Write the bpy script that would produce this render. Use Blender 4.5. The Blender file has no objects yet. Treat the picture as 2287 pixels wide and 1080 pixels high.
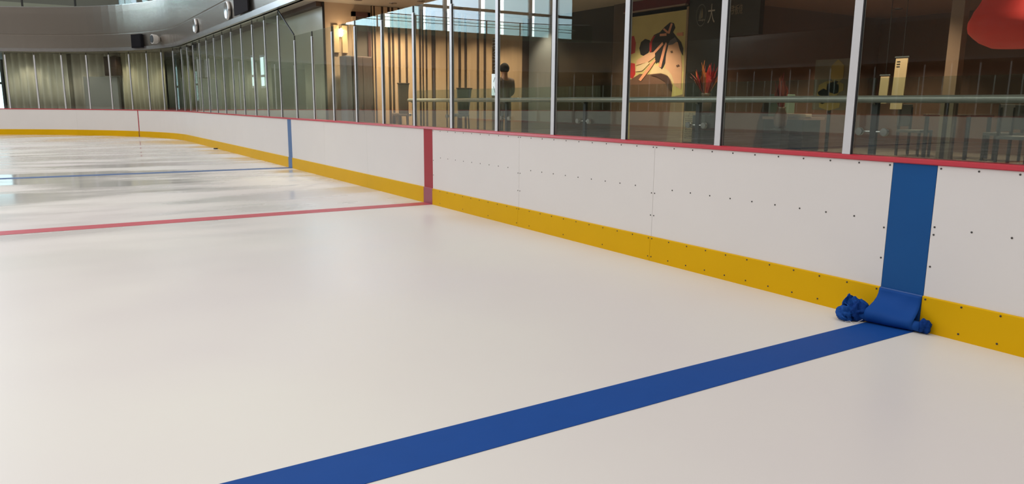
import bpy, bmesh, math, random
from mathutils import Vector, Matrix
random.seed(7)
S = bpy.context.scene
COL = S.collection

# ------------------------------------------------------------------ camera
YAW, PITCH, ROLL, FPX = .56753, -.1829, .00811, 1654.3
CAM = Vector((-4.93735, 0.0, 1.48012))
fw = Vector((math.sin(YAW)*math.cos(PITCH), math.cos(YAW)*math.cos(PITCH), math.sin(PITCH)))
r0 = Vector((math.cos(YAW), -math.sin(YAW), 0)); u0 = r0.cross(fw)
rt = r0*math.cos(ROLL) + u0*math.sin(ROLL); up = u0*math.cos(ROLL) - r0*math.sin(ROLL)
cd = bpy.data.cameras.new('camera'); cam = bpy.data.objects.new('camera', cd); COL.objects.link(cam)
cd.sensor_width = 36; cd.sensor_fit = 'HORIZONTAL'; cd.lens = 36*FPX/2287; cd.clip_end = 300; cd.clip_start = .05
m = Matrix((rt, up, -fw)).transposed().to_4x4(); m.translation = CAM
cam.matrix_world = m
S.camera = cam

def at(px, py, axis, v):
    """where the sight line of a measured point meets a real plane of the place"""
    d = fw*FPX + rt*(px-1143.5) + up*(540-py)
    return CAM + d*((v-CAM[axis])/d[axis])

# ------------------------------------------------------------------ world, light, exposure
W = bpy.data.worlds.new('daylight'); S.world = W; W.use_nodes = True
bgn = W.node_tree.nodes['Background']
bgn.inputs[0].default_value = (1.0, .965, .94, 1); bgn.inputs[1].default_value = 1.0
S.view_settings.view_transform = 'Standard'; S.view_settings.look = 'None'
S.view_settings.gamma = 1; S.view_settings.exposure = 0.38
S.view_settings.use_curve_mapping = False
S.cycles.transparent_max_bounces = 24; S.cycles.max_bounces = 10

# ------------------------------------------------------------------ helpers
MATS = {}
def mat(name, col, rough=.5, metal=0., spec=.5, var=0., scale=8., bump=0., stretch=None, emit=None, estr=0.):
    if name in MATS: return MATS[name]
    M = bpy.data.materials.new(name); M.use_nodes = True
    nt = M.node_tree; b = nt.nodes['Principled BSDF']
    b.inputs['Base Color'].default_value = (*col, 1); b.inputs['Roughness'].default_value = rough
    b.inputs['Metallic'].default_value = metal; b.inputs['Specular IOR Level'].default_value = spec
    if var or bump:
        tc = nt.nodes.new('ShaderNodeTexCoord'); mp = nt.nodes.new('ShaderNodeMapping')
        nt.links.new(tc.outputs['Object'], mp.inputs[0])
        if stretch: mp.inputs['Scale'].default_value = stretch
        nz = nt.nodes.new('ShaderNodeTexNoise'); nz.inputs['Scale'].default_value = scale; nz.inputs['Detail'].default_value = 5
        nt.links.new(mp.outputs[0], nz.inputs[0])
        if var:
            mx = nt.nodes.new('ShaderNodeMix'); mx.data_type = 'RGBA'
            mx.inputs[6].default_value = (*[c*(1-var) for c in col], 1)
            mx.inputs[7].default_value = (*[min(1, c*(1+var)) for c in col], 1)
            nt.links.new(nz.outputs[0], mx.inputs[0]); nt.links.new(mx.outputs[2], b.inputs['Base Color'])
        if bump:
            bp = nt.nodes.new('ShaderNodeBump'); bp.inputs['Strength'].default_value = bump; bp.inputs['Distance'].default_value = .02
            nt.links.new(nz.outputs[0], bp.inputs['Height']); nt.links.new(bp.outputs[0], b.inputs['Normal'])
    if emit:
        b.inputs['Emission Color'].default_value = (*emit, 1); b.inputs['Emission Strength'].default_value = estr
    MATS[name] = M; return M

def glass(name, tint, base=.04, power=5., rough=0.):
    """thin clear pane: straight transmission plus Fresnel reflection on each face"""
    M = bpy.data.materials.new(name); M.use_nodes = True; nt = M.node_tree; nt.nodes.clear()
    out = nt.nodes.new('ShaderNodeOutputMaterial'); mx = nt.nodes.new('ShaderNodeMixShader')
    tr = nt.nodes.new('ShaderNodeBsdfTransparent'); tr.inputs[0].default_value = (*tint, 1)
    gl = nt.nodes.new('ShaderNodeBsdfGlossy'); gl.inputs[0].default_value = (.95, 1, .98, 1); gl.inputs['Roughness'].default_value = rough
    lw = nt.nodes.new('ShaderNodeLayerWeight'); lw.inputs[0].default_value = .5
    pw = nt.nodes.new('ShaderNodeMath'); pw.operation = 'POWER'; pw.inputs[1].default_value = power
    ma = nt.nodes.new('ShaderNodeMath'); ma.operation = 'MULTIPLY_ADD'; ma.inputs[1].default_value = 1-base; ma.inputs[2].default_value = base
    nt.links.new(lw.outputs['Facing'], pw.inputs[0]); nt.links.new(pw.outputs[0], ma.inputs[0])
    nt.links.new(ma.outputs[0], mx.inputs[0]); nt.links.new(tr.outputs[0], mx.inputs[1]); nt.links.new(gl.outputs[0], mx.inputs[2])
    nt.links.new(mx.outputs[0], out.inputs[0])
    MATS[name] = M; return M

WL = {}          # world location of every object made here
def wl(o): return WL.get(o.name, Vector((0, 0, 0))) if o else Vector((0, 0, 0))

def link(o, parent, loc):
    COL.objects.link(o)
    WL[o.name] = Vector(loc)
    if parent: o.parent = parent
    o.location = Vector(loc) - wl(parent)
    return o

def tag(o, label=None, cat=None, group=None, kind=None):
    if label: o['label'] = label
    if cat: o['category'] = cat
    if group: o['group'] = group
    if kind: o['kind'] = kind
    return o

def thing(name, loc, label, cat, group=None):
    return tag(link(bpy.data.objects.new(name, None), None, loc), label, cat, group)

def mesh(verts, faces, mats, fm=None, smooth=False):
    me = bpy.data.meshes.new('m'); me.from_pydata([tuple(v) for v in verts], [], faces)
    for mm in (mats if isinstance(mats, (list, tuple)) else [mats]): me.materials.append(mm)
    if fm:
        for p, i in zip(me.polygons, fm): p.material_index = i
    if smooth:
        for p in me.polygons: p.use_smooth = True
    me.update(); return me

def obj(name, verts, faces, mats, parent=None, fm=None, smooth=False):
    """world-space vertices -> one mesh object whose origin is the middle of its base"""
    vs = [Vector(v) for v in verts]
    o3 = Vector(((min(v.x for v in vs)+max(v.x for v in vs))/2, (min(v.y for v in vs)+max(v.y for v in vs))/2, min(v.z for v in vs)))
    o = bpy.data.objects.new(name, mesh([v-o3 for v in vs], faces, mats, fm, smooth))
    return link(o, parent, o3)

def inst(name, me, loc, parent, rz=0.):
    o = bpy.data.objects.new(name, me); link(o, parent, loc); o.rotation_euler.z = rz; return o

BF = [(0, 3, 2, 1), (4, 5, 6, 7), (0, 1, 5, 4), (1, 2, 6, 5), (2, 3, 7, 6), (3, 0, 4, 7)]
def bverts(lo, hi):
    (a, b, c), (d, e, f) = lo, hi
    return [(a, b, c), (d, b, c), (d, e, c), (a, e, c), (a, b, f), (d, b, f), (d, e, f), (a, e, f)]

def bev(o, w, seg=2):
    b = o.modifiers.new('bevel', 'BEVEL'); b.width = w; b.segments = seg; b.limit_method = 'ANGLE'; return o

def box(name, lo, hi, m, parent=None, bevel=0.):
    o = obj(name, bverts(lo, hi), BF, m, parent)
    return bev(o, bevel) if bevel else o

def tube(pts, rad, n=10, caps=True):
    pts = [Vector(p) for p in pts]; V = []; F = []
    for i, p in enumerate(pts):
        d = (pts[min(i+1, len(pts)-1)] - pts[max(i-1, 0)]).normalized()
        a = d.cross(Vector((0, 0, 1)));  a = a if a.length > .01 else d.cross(Vector((0, 1, 0)))
        a.normalize(); b = d.cross(a); r = rad[i] if isinstance(rad, (list, tuple)) else rad
        for k in range(n):
            t = 2*math.pi*k/n; V.append(p + a*r*math.cos(t) + b*r*math.sin(t))
    for i in range(len(pts)-1):
        for k in range(n):
            F.append((i*n+k, i*n+(k+1) % n, (i+1)*n+(k+1) % n, (i+1)*n+k))
    if caps: F += [tuple(range(n))[::-1], tuple((len(pts)-1)*n+k for k in range(n))]
    return V, F

def lathe(prof, c, n=20, axis='z'):
    V = []; F = []
    for (r, h) in prof:
        for k in range(n):
            t = 2*math.pi*k/n; a, b = r*math.cos(t), r*math.sin(t)
            V.append({'z': (c[0]+a, c[1]+b, c[2]+h), 'x': (c[0]+h, c[1]+a, c[2]+b), 'y': (c[0]+a, c[1]+h, c[2]+b)}[axis])
    for i in range(len(prof)-1):
        for k in range(n): F.append((i*n+k, i*n+(k+1) % n, (i+1)*n+(k+1) % n, (i+1)*n+k))
    F += [tuple(range(n))[::-1], tuple((len(prof)-1)*n+k for k in range(n))]
    return V, F

def text_mesh(body, size, m, depth=.004, align='CENTER'):
    cu = bpy.data.curves.new('t', 'FONT'); cu.body = body; cu.size = size; cu.extrude = depth; cu.align_x = align; cu.align_y = 'CENTER'
    o = bpy.data.objects.new('t', cu); COL.objects.link(o)
    me = bpy.data.meshes.new_from_object(o.evaluated_get(bpy.context.evaluated_depsgraph_get()))
    bpy.data.objects.remove(o); me.materials.clear(); me.materials.append(m); return me

# ------------------------------------------------------------------ rink outline (measured): right side x=0, corner radius 9.9
R, YC, WD = 9.9, 31.0, 30.0
ARC = R*math.pi/2; L2 = WD-2*R
S1, S2, S3, S4 = YC, YC+ARC, YC+ARC+L2, YC+2*ARC+L2
def path(s):
    if s <= S1: return Vector((0, s, 0)), Vector((1, 0, 0))
    if s <= S2:
        t = (s-S1)/R; n = Vector((math.cos(t), math.sin(t), 0)); return Vector((-R, YC, 0))+n*R, n
    if s <= S3: return Vector((-R-(s-S2), YC+R, 0)), Vector((0, 1, 0))
    if s <= S4:
        t = math.pi/2+(s-S3)/R; n = Vector((math.cos(t), math.sin(t), 0)); return Vector((-WD+R, YC, 0))+n*R, n
    return Vector((-WD, YC-(s-S4), 0)), Vector((-1, 0, 0))
def stations(a, b, ds=.45):
    out = [a]
    for k in sorted({S1, S2, S3, S4}):
        if a < k < b: out.append(k)
    out.append(b); fin = []
    for p, q in zip(out, out[1:]):
        mid = (p+q)/2; curved = S1 < mid < S2 or S3 < mid < S4
        n = max(1, math.ceil((q-p)/ds)) if curved else 1
        fin += [p+(q-p)*i/n for i in range(n)]
    return fin+[b]
def strip(name, a, b, o0, o1, z0, z1, m, parent=None, prof=None, smooth=False):
    """a bar that follows the rink outline; prof = closed list of (offset, z)"""
    prof = prof or [(o0, z0), (o1, z0), (o1, z1), (o0, z1)]
    st = stations(a, b); k = len(prof); V = []; F = []
    for s in st:
        p, n = path(s)
        for (o, z) in prof: V.append(p+n*o+Vector((0, 0, z)))
    for i in range(len(st)-1):
        for j in range(k): F.append((i*k+j, (i+1)*k+j, (i+1)*k+(j+1) % k, i*k+(j+1) % k))
    F += [tuple(range(k)), tuple((len(st)-1)*k+j for j in range(k))[::-1]]
    return obj(name, V, F, m, parent)

# ------------------------------------------------------------------ materials
def ice_mat():
    M = bpy.data.materials.new('ice'); M.use_nodes = True; nt = M.node_tree; b = nt.nodes['Principled BSDF']
    N = nt.nodes.new; L = nt.links.new
    tc = N('ShaderNodeTexCoord')
    def noise(scale, sc, det=4):
        mp = N('ShaderNodeMapping'); mp.inputs['Scale'].default_value = sc; L(tc.outputs['Object'], mp.inputs[0])
        z = N('ShaderNodeTexNoise'); z.inputs['Scale'].default_value = scale; z.inputs['Detail'].default_value = det
        L(mp.outputs[0], z.inputs[0]); return z.outputs[0]
    def ramp(src, a, b_, lo, hi):
        r = N('ShaderNodeMapRange'); r.inputs[1].default_value = a; r.inputs[2].default_value = b_
        r.inputs[3].default_value = lo; r.inputs[4].default_value = hi; L(src, r.inputs[0]); return r.outputs[0]
    big = noise(.35, (1, 1, 1)); streak = noise(.55, (.45, 1.6, 1), 6)
    c = N('ShaderNodeValToRGB'); c.color_ramp.elements[0].position = .35; c.color_ramp.elements[1].position = .7
    c.color_ramp.elements[0].color = (.715, .675, .655, 1); c.color_ramp.elements[1].color = (.755, .735, .68, 1)
    L(big, c.inputs[0])
    sx = N('ShaderNodeSeparateXYZ'); L(tc.outputs['Object'], sx.inputs[0])
    geo = N('ShaderNodeNewGeometry'); sp = N('ShaderNodeSeparateXYZ'); L(geo.outputs['Position'], sp.inputs[0])
    wet_reflect = ramp(sp.outputs['Y'], 6, 15, 0, 1)          # far half wetter: smooth streaks, with dark reflections painted into the colour
    mxr = N('ShaderNodeMix'); mxr.data_type = 'FLOAT'; L(wet_reflect, mxr.inputs[0])
    L(ramp(big, .35, .65, .34, .46), mxr.inputs[2]); L(ramp(streak, .44, .60, .10, .42), mxr.inputs[3])
    L(mxr.outputs[0], b.inputs['Roughness'])
    dk = N('ShaderNodeMix'); dk.data_type = 'RGBA'; dk.blend_type = 'MULTIPLY'; dk.inputs[7].default_value = (.84, .87, .885, 1)
    inv = N('ShaderNodeMath'); inv.operation = 'MULTIPLY'; L(ramp(streak, .42, .58, 1, 0), inv.inputs[0]); L(wet_reflect, inv.inputs[1])
    L(inv.outputs[0], dk.inputs[0]); L(c.outputs[0], dk.inputs[6]); L(dk.outputs[2], b.inputs['Base Color'])
    b.inputs['Specular IOR Level'].default_value = .42
    bp = N('ShaderNodeBump'); bp.inputs['Strength'].default_value = .04; bp.inputs['Distance'].default_value = .01
    L(noise(3.0, (1, 1, 1), 3), bp.inputs['Height']); L(bp.outputs[0], b.inputs['Normal'])
    return M
ICE = ice_mat()
WHITE = mat('board_white', (.76, .73, .71), .36, var=.03, scale=1.2)
YEL = mat('kick_yellow', (.71, .405, .002), .45, spec=.1, var=.06, scale=2)
BLUE = mat('stripe_blue', (.004, .080, .27), .4, spec=.25, var=.08, scale=3)
RED = mat('stripe_red', (.36, .016, .028), .4, spec=.25, var=.08, scale=3)
CAPR = mat('cap_red', (.50, .025, .045), .3)
FBLUE = mat('fabric_blue', (.008, .066, .29), .6, spec=.12, var=.06, scale=6, bump=.08)
FRED = mat('line_red', (.52, .06, .085), .45, var=.08, scale=2)
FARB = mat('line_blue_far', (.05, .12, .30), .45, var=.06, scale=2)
ALU = mat('aluminium', (.66, .66, .68), .40, .35, var=.03, scale=20)
BLACK = mat('black_rubber', (.01, .01, .012), .5)
SCREW = mat('screw_dark', (.06, .055, .05), .4, .5)
GLS = glass('rink_glass', (.91, .94, .915), .036)
BGL = glass('balustrade_glass', (.84, .90, .87), .05)
FASC = mat('fascia_metal', (.37, .335, .295), .26, .88, var=.04, scale=.6)
LIP = mat('fascia_lip', (.50, .49, .48), .25, .9)
SOFF = mat('soffit_paint', (.38, .33, .26), .55, var=.04, scale=1)
OLIVE = mat('olive_wall', (.40, .385, .29), .25, var=.08, scale=.8)
TAN = mat('tan_wall', (.46, .33, .22), .5, var=.05, scale=1.5)
WOOD = mat('pale_wood', (.50, .335, .20), .42, var=.16, scale=2.2, stretch=(6, 6, .35))
DWOOD = mat('dark_brown', (.055, .03, .02), .5, var=.15, scale=4)
CHAR = mat('charcoal', (.02, .02, .02), .4, var=.1, scale=3)
STEEL = mat('steel', (.55, .57, .55), .22, .9)
FLOORM = mat('mall_stone', (.20, .18, .16), .25, var=.1, scale=2)
CURT = mat('sheer_curtain', (.74, .67, .48), .8, var=.08, scale=2)
GREY = mat('grey_panel', (.36, .35, .33), .5, var=.05, scale=2)

# ------------------------------------------------------------------ the setting
def poly_floor(name, pts, z, m):
    return obj(name, [(p[0], p[1], z) for p in pts], [tuple(range(len(pts)))], m)
ring = [path(s)[0] for s in stations(-14, S4+45, .6)]
fl = poly_floor('floor', [(p.x+0.02*(1 if p.x > -.5 else 0), p.y) for p in ring], 0, ICE)
tag(fl, 'cream white ice sheet of the skating rink', kind='structure')
tag(strip('floor_mall', -14, S4+45, .10, 16, 0.3, .62, FLOORM), 'raised stone walkway around the rink', kind='structure')
tag(strip('ceiling', -14, S4+45, -.02, 16, 3.6, 3.66, SOFF), 'olive brown soffit over the walkway around the rink', kind='structure')
fas = tag(link(bpy.data.objects.new('wall_fascia', None), None, (0, 0, 3.74)), 'curved grey metal fascia band of the upper floor above the rink', kind='structure')
fp = [(-.06, 3.74), (.3, 3.74), (.3, 5.45), (-.125, 5.45), (-.12, 5.2), (-.09, 4.34), (-.06, 4.33), (-.06, 4.29), (-.09, 4.28)]
fs = [-14, 4, 19.4, 21.9, 26.5, S1, S1+5.2, S1+10.4, S2, S3, S3+8, S4, S4+15, S4+30, S4+45]
for a, b in zip(fs, fs[1:]): strip('fascia_panel', a, b, 0, 0, 0, 0, FASC, fas, prof=fp)
tag(strip('trim_1', -14, S4+45, -.11, .05, 3.6, 3.74, LIP), 'pale lip along the bottom of the fascia', kind='structure')
tag(strip('floor_upper', -14, S4+45, .3, 16, 5.35, 5.45, GREY), 'floor slab of the upper level', kind='structure')
# outer walls of the hall
UPW = mat('hall_wall', (.15, .135, .12), .6, var=.06, scale=.5)
tag(box('wall_near', (-48, -16.3, 0), (16, -16, 16), UPW), 'grey brown end wall of the hall facing the rink end', kind='structure')
tag(box('wall_left', (-48.3, -16, 0), (-48, 50, 16), UPW), 'long grey brown side wall of the hall', kind='structure')
tag(box('wall_right', (16, -16, 0), (16.3, 50, 16), UPW), 'wall behind the shops', kind='structure')
# end wall behind the curtains, lower storey, with window gaps
END_Y = 48.0
tag(box('wall_end', (-48, END_Y, 0), (16, END_Y+.3, 6.55), mat('end_wall', (.30, .285, .23), .5, var=.06, scale=.6)), 'olive grey end wall behind the curtains', kind='structure')
DAY = mat('daylight_pane', (.8, .9, .95), .3, emit=(.62, .86, .98), estr=1.7)
SKYW = mat('clear_sky_pane', (.9, .95, 1), .3, emit=(.93, .97, 1.0), estr=13.0)
FROST = mat('frosted_pane', (.7, .75, .8), .4, emit=(.64, .80, 1.0), estr=4.4)
FROST2 = mat('frosted_pane_cyan', (.6, .75, .8), .4, emit=(.58, .78, .90), estr=3.6)
def slit_window(n, x0, x1, z0, z1):
    w = tag(link(bpy.data.objects.new('window_%d' % n, None), None, ((x0+x1)/2, END_Y, z0)), 'narrow daylit window in the olive end wall', kind='structure')
    box('pane', (x0, END_Y-.06, z0), (x1, END_Y-.02, z1), DAY, w)
    for (a, b) in ((x0-.08, x0), (x1, x1+.08)): box('window_frame', (a, END_Y-.10, z0), (b, END_Y-.005, z1), ALU, w)
    zm = z0+(z1-z0)*.52
    box('transom', (x0, END_Y-.10, zm), (x1, END_Y-.065, zm+.12), ALU, w)
slit_window(1, -7.5, -6.25, 1.0, 3.55)
slit_window(2, -25.25, -25.03, 1.9, 3.5)
slit_window(3, -15.2, -14.6, 1.6, 3.5)
# upper window front at the end of the hall (what the rink glass mirrors)
uw = tag(link(bpy.data.objects.new('window_4', None), None, (-14, END_Y, 6.55)), 'tall glazed front of the upper level with pale mullions', kind='structure')
random.seed(3)
x = -31.0; k = 0
while x < -9:
    wv = random.choice([1.1, 1.5, 1.9, 2.3]); g = random.choice([.22, .3, .4])
    box('pane', (x, END_Y+.02, 6.55), (min(x+wv, -9), END_Y+.06, 15.5), FROST2 if x < -24 or k % 4 == 2 else FROST, uw)
    if x+wv+g < -9.5:
        box('pane', (x+wv, END_Y+.02, 6.55), (x+wv+g, END_Y+.06, 15.5), SKYW, uw)
        box('mullion', (x+wv+g, END_Y-.15, 6.55), (x+wv+g+random.choice([.08, .1, .3]), END_Y+.06, 15.5), mat('pale_mullion', (.6, .6, .62), .4), uw)
    x += wv+g+.12; k += 1
box('transom', (-31, END_Y-.1, 8.05), (-9, END_Y+.01, 8.25), mat('transom_brown', (.16, .13, .11), .4), uw)
for z in (6.95, 7.15): obj('rail', *tube([(-31, END_Y-.5, z), (-9, END_Y-.5, z)], .025, 6), STEEL, uw)
tag(box('wall_upper', (-48, END_Y, 6.55), (-31, END_Y+.3, 16), UPW), 'dark upper wall beside the tall glazed front', kind='structure')
tag(box('wall_upper_corner', (-9, END_Y, 6.55), (16, END_Y+.3, 16), UPW), 'dark upper wall in the hall corner', kind='structure')

# ------------------------------------------------------------------ rink barrier
H, KZ = 1.116, .242
bar = thing('rink_barrier', (0, 0, 0), 'white rink barrier with yellow kick strip, red cap and tall glass panes on posts', 'rink barrier')
E0 = S4+30
strip('cap_rail', -6, E0, 0, 0, 0, 0, CAPR, bar, prof=[(-.016, 1.120), (-.010, 1.114), (.12, 1.114), (.12, 1.150), (.0, 1.150), (-.012, 1.142)])
strip('backing', -6, E0, .016, .10, .0, 1.112, GREY, bar)
# joints of the white panels; coloured stripe panels in between
def thrd(px, py, off=0.):   # position along the outline where the sight line crosses it
    best = None
    d = fw*FPX+rt*(px-1143.5)+up*(540-py); h = Vector((d.x, d.y)).normalized()
    for i in range(1500):
        s = S1-9+i*.02; p, n = path(s); q = p+n*off; w = Vector((q.x-CAM.x, q.y-CAM.y)); e = abs(h.x*w.y-h.y*w.x)
        if best is None or e < best[0]: best = (e, s)
    return best[1]
sg = thrd(310, 276)
segs = []
def panels(a, b, n, kind='w'):
    for i in range(n): segs.append((a+(b-a)*i/n, a+(b-a)*(i+1)/n, kind))
panels(-4.52, 2.591, 3); segs.append((2.591, 2.891, 'blue')); panels(2.891, 5.236, 1); panels(5.236, 9.958, 2)
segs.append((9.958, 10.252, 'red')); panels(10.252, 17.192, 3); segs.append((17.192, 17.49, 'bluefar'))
panels(17.49, S1, 6); panels(S1, sg-.03, 3); segs.append((sg-.03, sg+.03, 'goal')); panels(sg+.03, S3, 6); panels(S3, S4, 7); panels(S4, E0, 13)
screw_me = mesh(*lathe([(.0065, 0), (.0065, .0025), (.003, .004)], (0, 0, 0), 8, 'x'), SCREW)
for v in screw_me.vertices: v.co.x = -v.co.x
def screws(parent, ys, z, off):
    for y in ys: inst('screw', screw_me, (-off, y, z), parent)
for (a, b, kd) in segs:
    g = .0015
    if kd == 'w':
        p = strip('board_panel', a+g, b-g, 0, .014, .20, 1.113, WHITE, bar)
        kp = strip('kick_plate', a+g, b-g, -.014, .014, 0, .23, YEL if a < S2-.5 else WHITE, bar, prof=[(-.014, 0), (.014, 0), (.014, .2), (0, .2), (0, KZ), (-.008, KZ), (-.014, .236)])
        if b > 1.9 and a < 9:
            n = 10 if a > 2 else 10
            ys = [a+.023+(b-a-.046)*i/n for i in range(n+1)]
            ys = [y for y in ys if y > 1.95]
            screws(p, ys, 1.095, 0); screws(p, ys[1:-1] if a > 2 else ys, .711, 0)
            for z in (.66, .445): screws(p, [y for y in (a+.022, b-.022) if y > 1.95], z, 0)
            screws(kp, ys, .222, .014); screws(kp, ys[::1] if a < 5 else ys[::3], .044, .014)
    else:
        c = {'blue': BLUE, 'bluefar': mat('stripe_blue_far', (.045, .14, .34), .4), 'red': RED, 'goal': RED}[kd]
        nm = {'blue': 'blue stripe panel', 'bluefar': 'blue stripe panel', 'red': 'red stripe panel', 'goal': 'thin red goal line strip'}[kd]
        o = strip('stripe_panel', a+g, b-g, -.0005, .014, .20, 1.113, c, bar); o['label'] = nm
        kc = {'blue': mat('kick_blue', (.016, .08, .29), .4), 'bluefar': c, 'red': mat('kick_red', (.30, .035, .07), .4), 'goal': mat('kick_goal', (.22, .05, .02), .4)}[kd]
        strip('kick_plate', a+g, b-g, -.0145, .014, 0, .23, kc, bar, prof=[(-.0145, 0), (.014, 0), (.014, .2), (0, .2), (0, KZ), (-.008, KZ), (-.0145, .236)])['label'] = nm.split()[0]+' strip over the kick plate'
# posts and panes every 1.221 m
P0, DP = 3.252, 1.2212
def post_mesh(z1):
    return bverts((-.004, -.031, 0), (.034, .031, z1-1.15)), list(BF)
pm_low = mesh(*post_mesh(2.83), ALU); pm_tall = mesh(*post_mesh(3.46), ALU)
gk_low = mesh(bverts((.001, -.041, 0), (.0095, -.0312, 1.67)), BF, BLACK); gk_tall = mesh(bverts((.001, -.041, 0), (.0095, -.0312, 2.30)), BF, BLACK)
ft_low = mesh(bverts((.004, -.007, 1.681), (.026, .007, 1.78)), BF, BLACK); ft_tall = mesh(bverts((.004, -.007, 2.311), (.026, .007, 2.42)), BF, BLACK)
pane_low = mesh(bverts((.010, -.579, 0), (.020, .579, 1.775)), BF, GLS)
k0 = -7; k1 = int((S4+28-P0)/DP)
for k in range(k0, k1):
    s = P0+DP*k; p, n = path(s); tall = k >= 12
    rz = math.atan2(n.y, n.x)
    po = inst('post', pm_tall if tall else pm_low, (p.x, p.y, 1.150), bar, rz)
    for me_, nm in ((gk_tall if tall else gk_low, 'gasket'), (ft_tall if tall else ft_low, 'joint_strip')):
        q = bpy.data.objects.new(nm, me_); COL.objects.link(q); q.parent = po
    # pane between this post and the next
    a, b = s+.034, s+DP-.034
    if k < 11 and k >= 0 or k < 0: inst('glass_pane', pane_low, (p.x, p.y+DP/2, 1.151), bar, 0)
    elif k == 11:
        V = [(.010, a, 1.151), (.020, a, 1.151), (.020, b, 1.151), (.010, b, 1.151), (.010, a, 2.94), (.020, a, 2.94), (.020, b, 3.56), (.010, b, 3.56)]
        obj('glass_pane', V, BF, GLS, bar)
        obj('edge_trim', [(.004, a, 2.94), (.026, a, 2.94), (.026, b, 3.56), (.004, b, 3.56), (.004, a, 2.965), (.026, a, 2.965), (.026, b, 3.585), (.004, b, 3.585)], BF, BLACK, bar)
    else: strip('glass_pane', a, b, .010, .020, 1.151, 3.585, GLS, bar)

a_ = at(1894, 322, 0, .009); b_ = at(1903, 340, 0, .009)
box('sticker', (.0075, b_.y, b_.z), (.0095, a_.y, a_.z), mat('sticker_white', (.6, .55, .52), .6), bar)['label'] = 'small white sticker on the glass'
# ------------------------------------------------------------------ lines on the ice and the rolled fabric
def ice_line(name, y0, y1, m, label, x0=-.016, wob=0.):
    xs = [x0-(WD-.1)*i/48 for i in range(49)]; V = []; F = []
    for i, xx in enumerate(xs):
        a = random.uniform(-wob, wob); b = random.uniform(-wob, wob)
        V += [(xx, y0+a, .0006), (xx, y1+b, .0006), (xx, y1+b, .0026), (xx, y0+a, .0026)]
    for i in range(48):
        for j in range(4): F.append((i*4+j, i*4+(j+1) % 4, (i+1)*4+(j+1) % 4, (i+1)*4+j))
    F += [(3, 2, 1, 0), (48*4, 48*4+1, 48*4+2, 48*4+3)]
    return tag(obj(name, V, F, m), label, 'rink line')
ice_line('blue_line', 2.591, 2.891, FBLUE, 'wide deep blue fabric line on the ice ending at the fabric roll', -.03, .002)
ice_line('red_line', 9.958, 10.252, FRED, 'red line across the ice meeting the red barrier stripe')
ice_line('blue_line', 17.192, 17.49, FARB, 'thin looking blue line across the far ice beyond the red line')

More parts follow.
